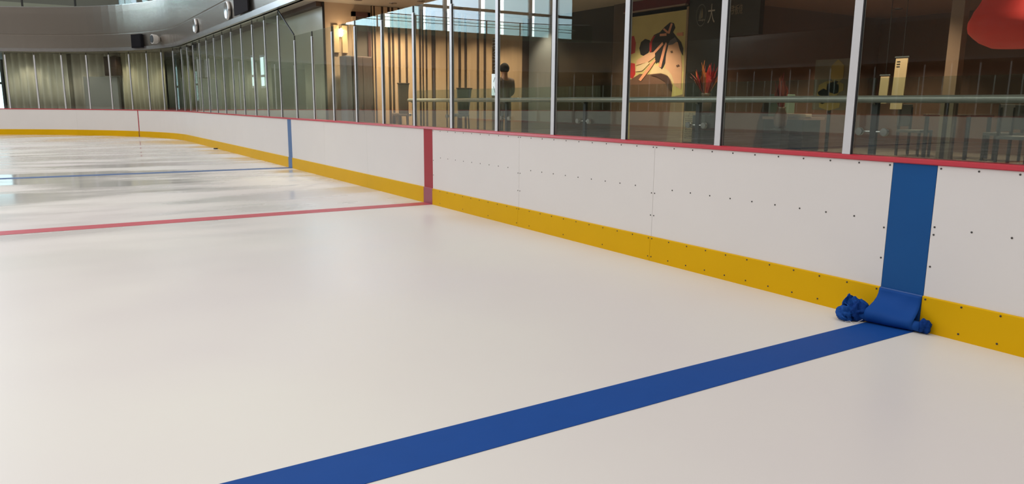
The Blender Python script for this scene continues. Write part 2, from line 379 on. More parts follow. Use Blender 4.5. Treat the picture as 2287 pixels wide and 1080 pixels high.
def fabric_roll():
    t = thing('fabric_roll', (-.11, 2.74, .003), 'rolled up blue fabric with a crumpled end lying against the kick strip', 'fabric roll')
    A, B = Vector((-.058, 2.55, 0)), Vector((-.135, 2.93, 0)); ax = (B-A).normalized(); sd = Vector((ax.y, -ax.x, 0))
    n, turns, rows = 26, 2.6, 9; V = []; F = []; N = int(n*turns)
    for j in range(rows):
        c = A.lerp(B, j/(rows-1)); f = (j/(rows-1)-.5)*2
        for i in range(N+1):
            th = 2*math.pi*i/n; r = (.018+.028*i/N+.003*math.sin(3*th+j)*(i/N)+.004*abs(f)**4)*(.72+.36*j/(rows-1))
            V.append(c+sd*r*math.cos(th+1.2)+ax*.006*math.sin(th*2+i*.05)+Vector((0, 0, .005+.050*(.72+.36*j/(rows-1))+r*math.sin(th+1.2)*.97)))
    for j in range(rows-1):
        for i in range(N): F.append((j*(N+1)+i, j*(N+1)+i+1, (j+1)*(N+1)+i+1, (j+1)*(N+1)+i))
    o = obj('roll', V, F, FBLUE, t, smooth=True); sm = o.modifiers.new('thick', 'SOLIDIFY'); sm.thickness = .0025; sm.offset = 0
    # the fabric hanging from the kick strip and lapping over the roll
    V = []; F = []; nu, nv = 14, 22
    for a in range(nu+1):
        u_ = a/nu; y = 2.592+.298*u_; k = (y-A.y)/(B.y-A.y); c = A.lerp(B, k); r = .052*(.72+.36*k); zc = .006+r
        tx, tz = c.x-r*math.cos(math.radians(58)), zc+r*math.sin(math.radians(58)); prof = [(-.0195+(tx+.0195)*f_**2.6, .236+(tz-.236)*f_) for f_ in (0, .12, .3, .5, .7, .87)]
        for q in range(0, 10):
            th = math.radians(58-q*16.0); prof.append((c.x-r*math.cos(th), zc+r*math.sin(th)))
        m_ = len(prof)
        for (x_, z_) in prof: V.append((min(-.0185, x_)+.0015*math.sin(u_*9+z_*40), y, max(.004, z_)))
    for a in range(nu):
        for b in range(m_-1): F.append((a*m_+b, a*m_+b+1, (a+1)*m_+b+1, (a+1)*m_+b))
    o = obj('draped_flap', V, F, FBLUE, t, smooth=True); sm = o.modifiers.new('thick', 'SOLIDIFY'); sm.thickness = .0015
    rnd = random.Random(5)
    FBLUE_SHADE = mat('fabric_blue_shaded', (.006, .040, .20), .7, spec=.08)  # darker copy of the fabric: shade inside the folds put into the colour
    def fold(base, tip, w, bulge, m_=FBLUE):
        """one pointed, cupped fold of cloth from base to tip"""
        base, tip = Vector(base), Vector(tip); d = (tip-base); L = d.length; d.normalize()
        s1 = d.cross(Vector((0, 0, 1))); s1 = s1.normalized() if s1.length > .05 else Vector((0, 1, 0)); nn = s1.cross(d)
        V = []; F = []; nu, nv = 8, 9
        for a in range(nu+1):
            for b in range(nv+1):
                u_, v_ = a/nu*2-1, b/nv
                wid = w*(.55+.9*v_)*(1-v_**3*.85)
                p = base+d*L*v_*(1-.10*abs(u_))+s1*u_*wid+nn*(bulge*(1-u_*u_)*math.sin(.5+v_*2.4)+.006*math.sin(6*u_+7*v_))
                p.z = max(.005, p.z); p.x = min(-.0185, p.x); V.append(p)
        for a in range(nu):
            for b in range(nv): F.append((a*(nv+1)+b, (a+1)*(nv+1)+b, (a+1)*(nv+1)+b+1, a*(nv+1)+b+1))
        q = obj('crumpled_fold', V, F, m_, t, smooth=True); s_ = q.modifiers.new('thick', 'SOLIDIFY'); s_.thickness = .002
    from mathutils import noise as NZ
    def bunch(cen, rad, seed, m_, fr=3.2, amp=.55, name='crumpled_bunch'):
        V = []; F = []; nu, nv = 36, 22; off = Vector((seed*3.1, seed*1.7, seed))
        for b in range(nv+1):
            ph = math.pi*b/nv
            for a in range(nu):
                th = 2*math.pi*a/nu; d = Vector((math.sin(ph)*math.cos(th), math.sin(ph)*math.sin(th), math.cos(ph)))
                rg = 1-2*abs(NZ.noise(d*fr*.5+off)); rg2 = 1-2*abs(NZ.noise(d*fr*1.4+off*2))
                k = 1+amp*(rg*.7+rg2*.35-.45)
                p = Vector(cen)+Vector((d.x*rad[0], d.y*rad[1], d.z*rad[2]))*k
                p.z = max(.005, p.z); p.x = min(-.0185, p.x); V.append(p)
        for b in range(nv):
            for a in range(nu): F.append((b*nu+a, b*nu+(a+1) % nu, (b+1)*nu+(a+1) % nu, (b+1)*nu+a))
        obj(name, V, F, m_, t, smooth=True)
    bunch((-.155, 2.955, .060), (.058, .055, .060), 1.3, FBLUE_SHADE, 1.9, .75)
    bunch((-.20, 3.00, .045), (.062, .055, .050), 2.6, FBLUE, 1.7, .85)
    bunch((-.14, 2.995, .080), (.040, .048, .060), 5.2, FBLUE, 1.6, .9)
    bunch((-.056, 2.530, .048), (.034, .032, .044), 3.3, FBLUE_SHADE, 1.8, .7)
    fold((-.165, 2.985, .03), (-.150, 3.03, .180), .075, -.012)
    fold((-.19, 2.99, .02), (-.255, 3.05, .045), .085, .014)
    fold((-.14, 2.945, .06), (-.12, 2.955, .155), .060, .018)
    fold((-.155, 2.99, .05), (-.205, 3.03, .120), .070, .016)
    thr = [(-.275, 2.965, .005), (-.25, 2.945, .012), (-.262, 2.915, .004), (-.23, 2.90, .012), (-.195, 2.885, .03)]
    obj('loose_thread', *tube(thr, .0014, 5), mat('thread_white', (.7, .72, .8), .6), t)['label'] = 'pale loose thread'
fabric_roll()
# small dark puck against the far kick strip
pp = at(491, 331.5, 2, .012)
pk = obj('puck', *lathe([(.06, 0), (.065, .008), (.065, .022), (.06, .03)], (-.09, pp.y, 0.001), 20), BLACK)
tag(pk, 'small black puck lying at the foot of the far yellow kick strip', 'puck')

# ------------------------------------------------------------------ fascia fixtures
def round_fixture(y, z, r, label):
    t = thing('round_vent', (-.09, y, z-r), label, 'vent')
    obj('rim', *lathe([(r*.80, .0), (r, -.01), (r, -.07), (r*.90, -.09), (r*.80, -.07)], (-.085, y, z), 28, 'x'), LIP, t, smooth=True)
    obj('disc', *lathe([(r*.80, -.0), (r*.80, -.05), (r*.4, -.065)], (-.085, y, z), 28, 'x'), mat('vent_disc', (.24, .20, .17), .5), t, smooth=False)
round_fixture(27.35, 3.99, .24, 'round vent low on the metal fascia, farther from the dark panel')
round_fixture(22.4, 4.0, .255, 'round vent on the metal fascia right beside the dark panel')
t = thing('banner_panel', (-.1, 20.65, 3.76), 'dark vertical panel mounted on the pale metal fascia', 'panel')
box('panel_face', (-.175, 19.9, 3.76), (-.145, 21.42, 5.4), mat('panel_dark', (.012, .010, .012), .85, spec=.1), t)
box('panel_back', (-.145, 19.95, 3.79), (-.128, 21.37, 5.3), CHAR, t)
def on_fascia(px, py, off=-.11):
    best = None
    for i in range(800):
        s = S1-4+i*.03; p, n = path(s); q = p+n*off
        d = fw*FPX+rt*(px-1143.5)+up*(540-py); h = Vector((d.x, d.y)); w = Vector((q.x-CAM.x, q.y-CAM.y))
        e = abs(h.x*w.y-h.y*w.x)/h.length
        if best is None or e < best[0]: best = (e, s, CAM.z+d.z*w.length/h.length)
    return best[1], best[2]
s_, z_ = on_fascia(310, 92)
t = thing('wall_speaker', path(s_)[0]+path(s_)[1]*-.2+Vector((0, 0, z_-.27)), 'black square loudspeaker on the curved fascia', 'loudspeaker')
strip('cabinet', s_-.36, s_+.36, -.22, -.12, z_-.27, z_+.27, mat('speaker_black', (.010, .010, .012), .9, spec=.08), t)
strip('grille', s_-.32, s_+.32, -.232, -.22, z_-.23, z_+.23, MATS['speaker_black'], t)
strip('bracket', s_-.06, s_+.06, -.12, -.06, z_-.06, z_+.06, STEEL, t)
s_, z_ = on_fascia(355, 88)
p, n = path(s_); c = p-n*.1
t = thing('spotlight', c+Vector((0, 0, z_-.15)), 'small round spotlight beside the black loudspeaker', 'spotlight')
V, F = tube([c, c-n*.10, c-n*.28], [.09, .17, .19], 16); obj('housing', [v+Vector((0, 0, z_)) for v in V], F, mat('housing_pale', (.5, .48, .45), .5), t)
V, F = tube([c-n*.281, c-n*.30], [.15, .15], 16); obj('lens', [v+Vector((0, 0, z_)) for v in V], F, BLACK, t)

# upper balustrade over the fascia
ub = thing('upper_balustrade', (-2, 38.6, 5.45), 'glass balustrade with thin posts on top of the curved fascia', 'balustrade')
s = S1-16
while s < S3+6:
    strip('glass_panel', s+.03, s+2.37, .02, .032, 5.47, 6.5, BGL, ub)
    p, n = path(s); rz = math.atan2(n.y, n.x)
    q = inst('post', mesh(bverts((-.03, -.03, 0), (.03, .03, 1.1)), BF, CHAR), (p.x+n.x*.06, p.y+n.y*.06, 5.45), ub, rz)
    s += 2.4
strip('base_rail', S1-16, S3+6, 0, .05, 5.451, 5.50, STEEL, ub)
strip('handrail', S1-16, S3+6, 0, .05, 6.54, 6.59, STEEL, ub)

# ------------------------------------------------------------------ curtains behind the far glass
def curtain(a, b, off, z0, z1, label, m=CURT, pitch=.28, amp=.07):
    V = []; F = []; n = int((b-a)/pitch*8)
    for i in range(n+1):
        s = a+(b-a)*i/n; p, nn = path(s); ph = 2*math.pi*(s/pitch)
        o = off+amp*math.sin(ph)+.03*math.sin(ph*.37+1); q = p+nn*o
        V += [(q.x, q.y, z0), (q.x, q.y, z1)]
    for i in range(n): F.append((2*i, 2*i+2, 2*i+3, 2*i+1))
    o = obj('curtain', V, F, m, smooth=True); sm = o.modifiers.new('thick', 'SOLIDIFY'); sm.thickness = .006
    return tag(o, label, 'curtain')
sA, sB, sC, sD = (thrd(px, 180, 1.0) for px in (372, 263, 152, 13))
curtain(sA, sB-.15, 1.0, .625, 3.59, 'olive pleated curtain between the olive side wall and the brown box')
curtain(sB, sC+.2, 1.3, .625, 3.59, 'pale sheer curtain behind the brown box and grey panel', mat('sheer_pale', (.72, .66, .55), .8, var=.06, scale=2), .36)
curtain(sC, sD, 1.0, .625, 3.59, 'beige pleated curtain beside the narrow daylit window', mat('sheer_beige', (.80, .75, .62), .8, var=.06, scale=2))
curtain(sD+1.9, S3+4, 1.0, .625, 3.59, 'beige pleated curtain on the other side of the narrow daylit window', MATS['sheer_beige'])
def ring_box(name, px0, px1, py0, py1, off, d, m, label, cat):
    s0, s1 = sorted((thrd(px0, 180, off), thrd(px1, 180, off))); sm = (s0+s1)/2
    p, n = path(sm); q = p+n*off; dist = math.hypot(q.x-CAM.x, q.y-CAM.y)
    def zz(px, py):
        dd = fw*FPX+rt*(px-1143.5)+up*(540-py); return CAM.z+dd.z*dist/math.hypot(dd.x, dd.y)
    mid = (px0+px1)/2
    return tag(strip(name, s0, s1, off, off+d, max(.625, zz(mid, py1)), zz(mid, py0), m), label, cat)
rb = ring_box('hanging_box', 235, 262, 126, 169, .55, .28, DWOOD, 'dark brown box hung against the pale sheer curtain', 'box')
bev(rb, .02)
gp = ring_box('grey_partition', 186, 262, 171, 300, .85, .12, GREY, 'grey low partition standing under the brown box', 'partition'); bev(gp, .015)

# olive side wall right behind the tall panes
tag(box('wall_side', (.44, 16.0, .62), (.47, YC+.5, 3.6), OLIVE), 'olive green wall close behind the tall rink glass', kind='structure')
box('trim_2', (.425, 15.98, .62), (.472, 15.999, 3.6), BLACK)['kind'] = 'structure'
box('trim_3', (.30, 16, 3.50), (.44, YC, 3.6), DWOOD)['kind'] = 'structure'
def reflection_strip(n, p0, p1):  # added glowing panes imitating bright reflections in the rink glass
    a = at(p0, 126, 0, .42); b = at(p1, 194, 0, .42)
    w = tag(link(bpy.data.objects.new('window_%d' % n, None), None, (.43, (a.y+b.y)/2, b.z)), 'glowing strip added on the olive side wall in place of a glass reflection', kind='structure')
    box('pane', (.428, b.y, b.z), (.437, a.y, a.z), mat('reflection_glow', (.6, .75, .75), .3, emit=(.66, .88, .88), estr=1.3), w)
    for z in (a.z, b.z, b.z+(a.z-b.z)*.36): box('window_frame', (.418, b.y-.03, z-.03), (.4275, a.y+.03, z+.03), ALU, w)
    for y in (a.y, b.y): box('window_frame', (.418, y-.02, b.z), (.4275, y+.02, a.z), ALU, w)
reflection_strip(5, 560, 568); reflection_strip(6, 580, 592)
NOTE = mat('notice_white', (.62, .58, .55), .6, var=.04)
for i, (p0, p1, lb) in enumerate(((439, 452, 'white paper notice on the olive wall, farther one of two'), (456, 469, 'white paper notice on the olive wall, nearer one of two'))):
    a = at(p0, 130, 0, .43); b = at(p1, 172, 0, .43)
    tag(box('paper_notice', (.425, b.y, b.z), (.438, a.y, a.z-.05), NOTE), lb, 'notice')

# ------------------------------------------------------------------ back wall of the lobby (faces the camera), planks
BY = 16.0
wb = tag(box('wall_back', (.472, BY, .62), (6.4, BY+.2, 3.6), TAN), 'tan lobby wall clad partly in upright pale wood planks', kind='structure')
def X(px): return at(px, 150, 1, BY-.04).x
tag(box('trim_4', (X(833), BY-.012, .62), (5.72, BY-.001, 3.6), DWOOD), 'dark backing between the wood planks', kind='structure')
gaps = [(830, 834), (838, 840.5), (855, 859), (868.5, 873), (877, 881), (891, 895), (907, 911), (924, 928), (937, 941), (944, 947), (951.5, 955), (965, 973), (997, 999.5), (1004, 1008), (1024.5, 1029.5), (1038, 1042.5), (1065.5, 1070), (1081, 1085.5), (1167, 1169)]
for (a, b) in zip(gaps, gaps[1:]):
    d = .04 + random.uniform(-.006, .006)
    o = box('plank', (X(a[1]+.6), BY-d, .621), (X(b[0]-.6), BY-.013, 3.595), WOOD, wb, .006)
# dark door with reddish frame left of the planks
dr = tag(link(bpy.data.objects.new('door_1', None), None, (X(812), BY, .62)), 'dark door with red brown frame left of the wood planks', kind='structure')
dx0, dx1 = X(789), X(829)
dz = at(810, 28, 1, BY).z
RBR = mat('red_brown', (.10, .045, .038), .4, var=.1)
box('door_leaf', (dx0+.08, BY-.03, .63), (dx1-.06, BY-.002, dz-.1), mat('door_dark', (.12, .095, .075), .45, var=.1), dr)
box('door_frame', (dx0, BY-.07, .63), (dx0+.08, BY-.002, dz), TAN, dr); box('door_frame', (dx1-.06, BY-.07, .63), (dx1, BY-.002, dz), RBR, dr)
box('door_frame', (dx0, BY-.07, dz-.1), (dx1, BY-.002, dz), RBR, dr)
# lit wall panels with a small lamp between
GOLD = mat('gold_panel', (.60, .43, .24), .5, var=.06, stretch=(8, 8, .5))
pt, pb = at(762, 56, 1, BY-.05).z, at(762, 118, 1, BY-.05).z
for (a, b, lb) in ((747, 759, 'golden upright wall panel left of the wall lamp'), (766, 778, 'golden upright wall panel right of the wall lamp')):
    tag(box('wall_panel', (X(a), BY-.06, pb), (X(b), BY-.001, pt), GOLD, None, .008), lb, 'wall panel')
LAMPM = mat('lamp_glow', (1, .8, .5), .4, emit=(1, .75, .42), estr=14)
c = at(762.5, 72, 1, BY-.12)
t = thing('wall_lamp', (c.x, BY-.01, c.z-.12), 'glowing wall lamp between two golden wall panels', 'lamp')
obj('bulb', *lathe([(.012, -.09), (.03, -.06), (.03, .06), (.012, .09)], (c.x, BY-.1, c.z), 14), LAMPM, t, smooth=True)
box('backplate', (c.x-.035, BY-.02, c.z-.1), (c.x+.035, BY-.001, c.z+.1), STEEL, t)
box('arm', (c.x-.008, BY-.09, c.z-.012), (c.x+.008, BY-.02, c.z+.012), STEEL, t)
def point(loc, e, col, r=.05):
    l = bpy.data.lights.new('bulb_light', 'POINT'); l.energy = e; l.color = col; l.shadow_soft_size = r
    o = bpy.data.objects.new('bulb_light', l); COL.objects.link(o); o.location = loc; return o
point((c.x, BY-.25, c.z), 5, (1, .78, .5))
# cabinets in front of the door
def cabinet(px0, px1, py0, y, m, label, doors):
    a, b = at(px0, 200, 1, y).x, at(px1, 200, 1, y).x; z = at((px0+px1)/2, py0, 1, y).z
    t = thing('tall_cabinet', ((a+b)/2, y+.2, .62), label, 'cabinet')
    box('body', (a, y+.02, .625), (b, y+.4, z), m, t, .006)
    w = (b-a)/doors
    for i in range(doors):
        d = box('door', (a+w*i+.006, y, .66), (a+w*(i+1)-.006, y+.018, z-.02), m, t, .003)
        box('handle', (a+w*(i+.85), y-.015, 1.3), (a+w*(i+.85)+.012, y-.001, 1.45), STEEL, d)
cabinet(775, 787.5, 124, 15.4, mat('cabinet_grey', (.22, .21, .22), .5), 'slim grey cabinet beside the brown cabinet', 1)
cabinet(790.5, 833, 126, 15.4, mat('cabinet_brown', (.24, .17, .145), .45, var=.04), 'brown two door cabinet in front of the dark door', 2)
# bar stools by the plank wall
def stool(px, py, y, w, label, m):
    cx = at(px, 150, 1, y).x; zt = at(px, py, 1, y).z
    t = thing('bar_stool', (cx, y+.2, .62), label, 'bar stool')
    h = w/2; zs = 1.28
    V = [(cx-h*.72, y, zs), (cx+h*.72, y, zs), (cx+h*.72, y+.05, zs), (cx-h*.72, y+.05, zs), (cx-h, y-.05, zt-.03), (cx+h, y-.05, zt-.03), (cx+h, y, zt-.03), (cx-h, y, zt-.03)]
    bev(obj('backrest', V, BF, m, t), .01)
    box('top_rail', (cx-h-.01, y-.06, zt-.03), (cx+h+.01, y+.01, zt), DWOOD, t, .008)
    box('seat', (cx-h*.8, y, zs-.07), (cx+h*.8, y+.40, zs), m, t, .02)
    for sx in (-1, 1):
        for yy in (y+.03, y+.36):
            obj('leg', *tube([(cx+sx*h*.72, yy, zs-.07), (cx+sx*h*.85, yy+(.03 if yy > y+.2 else -.03), .622)], .017, 8), DWOOD, t)
    obj('footrest', *tube([(cx-h*.8, y+.01, .9), (cx+h*.8, y+.01, .9)], .012, 8), STEEL, t)
DG = mat('stool_grey', (.075, .075, .08), .6, var=.06, scale=12)
stool(1035.5, 196, 15.0, .37, 'dark grey bar stool in front of the pale plank wall', DG)
stool(899, 185, 15.55, .26, 'slim brownish bar stool near the golden planks', mat('stool_brown', (.16, .12, .09), .6))
# upright sign with brushed marks beside the planks
sx0, sx1 = at(1099, 150, 1, 14.6).x, at(1112, 150, 1, 14.6).x
zt, z1, z2 = (at(1104, y_, 1, 14.6).z for y_ in (84, 165, 213))
t = thing('upright_sign', ((sx0+sx1)/2, 14.6, .62), 'narrow upright sign with brushed pale strokes above a white plate', 'sign')
box('mast', (sx0+.02, 14.62, .622), (sx1, 14.64, zt), mat('mast_brown', (.20, .14, .09), .5), t)
box('plate', (sx0, 14.6, z2), (sx1, 14.618, z1), mat('plate_glow', (.72, .76, .80), .5, emit=(.85, .93, 1), estr=.8), t)  # glow added to whiten a plate that no lamp reaches
PALE = mat('pale_ink', (.65, .66, .70), .5)
rnd = random.Random(11)
zz = zt-.05
while zz > z1+.05:
    a = rnd.uniform(-.6, .6); L = rnd.uniform(.03, .06); cxs = (sx0+sx1)/2+rnd.uniform(-.02, .02)
    dxx, dzz = L*math.cos(a), L*math.sin(a)
    obj('brush_stroke', [(cxs-dxx, 14.612, zz-dzz), (cxs+dxx, 14.612, zz+dzz), (cxs+dxx*.8, 14.612, zz+dzz+.022), (cxs-dxx, 14.612, zz-dzz+.01),
                         (cxs-dxx, 14.619, zz-dzz), (cxs+dxx, 14.619, zz+dzz), (cxs+dxx*.8, 14.619, zz+dzz+.022), (cxs-dxx, 14.619, zz-dzz+.01)], BF, PALE, t)
    zz -= rnd.uniform(.05, .085)
GI = mat('grey_ink', (.30, .33, .40), .6)
for (u1, v1, u2, v2) in ((.25, .62, .5, .85), (.5, .85, .75, .60), (.25, .42, .5, .12), (.5, .12, .78, .42)):
    P = lambda u_, v_: Vector((sx0+(sx1-sx0)*u_, 14.598, z2+(z1-z2)*v_))
    a, b = P(u1, v1), P(u2, v2)
    obj('ink_stroke', *tube([a, b], .007, 6), GI, t)

# ------------------------------------------------------------------ shop fronts parallel to the rink (x = 5.8)
SX = 5.8
def yy(px): return at(px, 150, 0, SX).y
# grey column at the corner
col_ = tag(box('trim_5', (SX-.1, yy(1238), .62), (SX+.5, BY-.02, 3.6), mat('column_grey', (.22, .235, .24), .25, var=.05), None, .02), 'grey clad column at the end of the plank wall', kind='structure')
# dark glazed shop front
tag(box('wall_shop', (SX+.02, yy(1372), .62), (SX+.10, yy(1238), 3.6), mat('shop_dark', (.028, .026, .022), .15, var=.1, scale=1)), 'dark glossy shop front between column and poster', kind='structure')
tag(box('trim_6', (SX-.06, yy(1403), .62), (SX+.12, yy(1372), 3.6), mat('jamb_brown', (.07, .045, .032), .4, var=.1)), 'brown jamb beside the poster', kind='structure')
# --- framed poster of a woman with a high hair bun (plain generic picture)
py0, py1 = yy(1530), yy(1404); PZ0, PZ1 = .78, 3.30
ps = thing('poster', (SX, (py0+py1)/2, PZ0), 'tall golden poster of a woman with black hair and pink hair sticks', 'poster')
GOLDP = mat('poster_gold', (.50, .40, .155), .6, var=.35, scale=1.6)
box('sheet', (SX-.01, py0, PZ0), (SX+.05, py1, PZ1), GOLDP, ps)
FR = mat('poster_frame', (.30, .20, .12), .5)
box('frame', (SX-.03, py0-.05, PZ0), (SX+.05, py0, PZ1+.05), FR, ps); box('frame', (SX-.03, py1, PZ0), (SX+.05, py1+.04, PZ1+.05), FR, ps)
INKS = {'hair': (.012, .010, .012), 'skin': (.60, .33, .20), 'stick': (.62, .26, .15), 'red': (.42, .025, .025), 'robe': (.05, .022, .016), 'shade': (.10, .09, .095), 'pale': (.58, .42, .24), 'brown': (.13, .065, .042), 'tan': (.20, .14, .095)}
lay = [0]
def print_shape(kind, pts):
    lay[0] += 1; xo = SX-.011-.0007*lay[0]
    P3 = [at(px, py, 0, SX) for (px, py) in pts]
    V = [(xo, p.y, p.z) for p in P3] + [(SX-.009, p.y, p.z) for p in P3]; n = len(pts)
    F = [tuple(range(n)), tuple(range(2*n-1, n-1, -1))] + [(i, i+n, (i+1) % n+n, (i+1) % n) for i in range(n)]
    obj('print_'+kind, V, F, mat('print_'+kind, INKS[kind], .6, var=.12, scale=5), ps)
print_shape('red', [(1409, 82), (1417, 80), (1421, 96), (1419, 118), (1408, 122)])
print_shape('red', [(1408, 140), (1419, 142), (1420, 165), (1414, 176), (1407, 172)])
print_shape('brown', [(1408, 178), (1430, 165), (1450, 166), (1480, 163), (1496, 172), (1503, 190), (1500, 218), (1490, 330), (1406, 330)])
print_shape('tan', [(1500, 216), (1529, 210), (1529, 330), (1488, 330)])
print_shape('skin', [(1492, 100), (1500, 90), (1514, 92), (1521, 110), (1524, 150), (1522, 200), (1506, 190), (1500, 170), (1492, 158), (1486, 152), (1488, 130)])
print_shape('pale', [(1452, 166), (1462, 145), (1478, 150), (1492, 156), (1502, 168), (1507, 186), (1502, 182), (1492, 168), (1476, 163)])
print_shape('hair', [(1432, 122), (1429, 108), (1433, 94), (1442, 87), (1452, 90), (1455, 106), (1449, 118), (1440, 125)])
print_shape('hair', [(1452, 116), (1454, 92), (1462, 78), (1475, 72), (1486, 60), (1498, 50), (1506, 52), (1509, 62), (1504, 72), (1513, 84), (1522, 94), (1527, 108), (1526, 124), (1520, 112), (1515, 94), (1503, 92), (1494, 100), (1488, 126), (1487, 140), (1480, 155), (1474, 150), (1472, 138), (1466, 142), (1464, 126)])
print_shape('shade', [(1492, 101), (1498, 90), (1509, 83), (1514, 92), (1504, 99)])
print_shape('red', [(1452, 116), (1452, 96), (1460, 82), (1466, 78), (1458, 92), (1456, 116)])
for q in ([(1475, 76), (1490, 74), (1490, 80), (1475, 81)], [(1482, 66), (1485, 63), (1494, 71), (1491, 74)], [(1500, 52), (1504, 53), (1497, 75), (1492, 75)],
          [(1461, 116), (1481, 94), (1483, 99), (1463, 121)], [(1472, 148), (1484, 104), (1489, 94), (1491, 98), (1478, 151)]):
    print_shape('stick', q)
print_shape('skin', [(1422, 146), (1424, 134), (1450, 118), (1464, 116), (1465, 126), (1450, 138)])
print_shape('pale', [(1421, 160), (1424, 148), (1448, 138), (1452, 142), (1436, 158)])
print_shape('stick', [(1428, 178), (1452, 146), (1464, 132), (1466, 136), (1454, 154), (1433, 181)])
print_shape('robe', [(1456, 168), (1478, 165), (1492, 170), (1498, 182), (1502, 204), (1496, 200), (1486, 182), (1470, 172)])
print_shape('stick', [(1513, 74), (1527, 72), (1527, 80), (1514, 80)])
for q in ([(1499, 114), (1503, 113), (1504, 117), (1500, 118)], [(1512, 146), (1517, 144), (1519, 147), (1513, 149)]): print_shape('brown', q)
# red fabric band above the poster
t = thing('red_awning', (SX-.05, (py0+py1)/2, 3.34), 'dark red awning band above the golden poster', 'awning')
obj('cloth', [(SX-.10, py0-.04, 3.40), (SX+.05, py0-.04, 3.40), (SX+.05, py1+.1, 3.40), (SX-.10, py1+.1, 3.40), (SX-.04, py0-.04, 3.598), (SX+.05, py0-.04, 3.598), (SX+.05, py1+.1, 3.598), (SX-.04, py1+.1, 3.598)], BF, mat('awning_red', (.14, .012, .016), .6, var=.1), t)
box('hem', (SX-.115, py0-.04, 3.375), (SX-.03, py1+.1, 3.40), mat('hem_pale', (.25, .17, .13), .5), t)
# --- black sign wall with emblem and characters
sy0, sy1 = yy(1616), yy(1535)
BLK = mat('sign_black', (.014, .014, .014), .35, var=.15, scale=2)
sg_ = thing('sign_wall', (SX, (sy0+sy1)/2, .62), 'black shop sign wall with pale emblem and brushed character', 'sign')
box('panel', (SX-.02, sy0, .622), (SX+.12, sy1, 3.595), BLK, sg_)
INK = mat('sign_ink', (.42, .36, .30), .5); INK2 = mat('sign_ink_dim', (.16, .15, .13), .5)
ROT = Matrix(((0, 0, -1), (-1, 0, 0), (0, 1, 0))).to_4x4()
def sign_text(body, px, py, hgt, wid, m, parent, xo=-.025, name='lettering'):
    me = text_mesh(body, 1, m, .002)
    xs = [v.co.x for v in me.vertices]; ys = [v.co.y for v in me.vertices]
    if not xs: return
    cx, cy, w, h = (max(xs)+min(xs))/2, (max(ys)+min(ys))/2, max(xs)-min(xs), max(ys)-min(ys)
    for v in me.vertices: v.co.x = (v.co.x-cx)*wid/w; v.co.y = (v.co.y-cy)*hgt/h
    p = at(px, py, 0, SX+xo); o = bpy.data.objects.new(name, me); link(o, parent, p)
    o.matrix_local = Matrix.Translation(p-wl(parent)) @ ROT
    return o
sign_text('大', 1589, 30, .34, .17, INK, sg_)
c = at(1566.5, 34, 0, SX-.022)
V = []; F = []
for i in range(40):
    a = 2*math.pi*i/40
    for rr in (.93, 1.0): V += [(SX-.026, c.y+.125*rr*math.cos(a), c.z+.20*rr*math.sin(a)), (SX-.019, c.y+.125*rr*math.cos(a), c.z+.20*rr*math.sin(a))]
for i in range(40):
    j = (i+1) % 40; F += [(4*i, 4*j, 4*j+2, 4*i+2), (4*i, 4*i+1, 4*j+1, 4*j), (4*i+2, 4*j+2, 4*j+3, 4*i+3)]
obj('emblem_ring', V, F, INK2, sg_)
def sign_poly(name, pts, m, parent, x0=SX-.027, x1=SX-.019, cc=None):
    V = [(x0, cc.y-u_, cc.z+v_) for u_, v_ in pts]+[(x1, cc.y-u_, cc.z+v_) for u_, v_ in pts]; n = len(pts)
    obj(name, V, [tuple(range(n)), tuple(range(2*n-1, n-1, -1))]+[(i, i+n, (i+1) % n+n, (i+1) % n) for i in range(n)], m, parent)
sign_poly('emblem_flame', [(-.06, -.05), (-.045, .02), (-.015, .12), (-.005, .06), (.0, -.06), (-.03, -.075)], INK2, sg_, cc=c)
sign_poly('emblem_flame', [(.008, -.06), (.004, .03), (.012, .14), (.032, .06), (.038, .0), (.03, -.05)], mat('sign_ink_gold', (.28, .22, .14), .5), sg_, cc=c)
sign_text('nojo', 1567, 45, .05, .15, INK, sg_)
# dark header with the small characters on the other side of the rink post
hd = thing('sign_header', (SX, (yy(1690)+sy0)/2, 2.6), 'dark brown shop header with three small pale characters', 'sign')
box('header_board', (SX-.01, yy(1690), 2.72), (SX+.10, sy0-.004, 3.595), mat('header_brown', (.035, .022, .016), .4, var=.2), hd)
sign_text('铁板烧', 1645.5, 21, .17, .26, mat('sign_ink_warm', (.30, .22, .15), .5), hd, -.014)
box('edge_strip', (SX-.03, sy0-.03, .622), (SX-.012, sy0-.005, 3.59), mat('strip_bronze', (.20, .18, .14), .35, .4), hd)
# menu sheet with rows of small marks, low in front of the sign wall
ma, mb = at(1529, 248, 0, SX-.05), at(1559, 314, 0, SX-.05)
t = thing('menu_board', (SX-.05, (ma.y+mb.y)/2, mb.z-.02), 'tan menu board with rows of dark marks leaning on the black sign wall', 'menu board')
box('board', (SX-.06, mb.y, .8), (SX-.035, ma.y, ma.z), mat('menu_tan', (.20, .165, .11), .6), t)
rnd = random.Random(2); V = []; F = []
for r_ in range(12):
    u_ = .10
    while u_ < .88:
        w_ = rnd.uniform(.03, .10); z_ = .86+(ma.z-.92)*r_/11.; h_ = rnd.uniform(.012, .026); yb = ma.y+(mb.y-ma.y)*u_
        b0 = len(V); V += bverts((SX-.063, yb-w_*.35, z_), (SX-.059, yb, z_+h_)); F += [tuple(i+b0 for i in f) for f in BF]
        u_ += w_+rnd.uniform(.02, .06)
tag(obj('printed_marks', V, F, mat('menu_ink', (.05, .035, .025), .6), t), 'rows of small dark marks', kind='stuff')

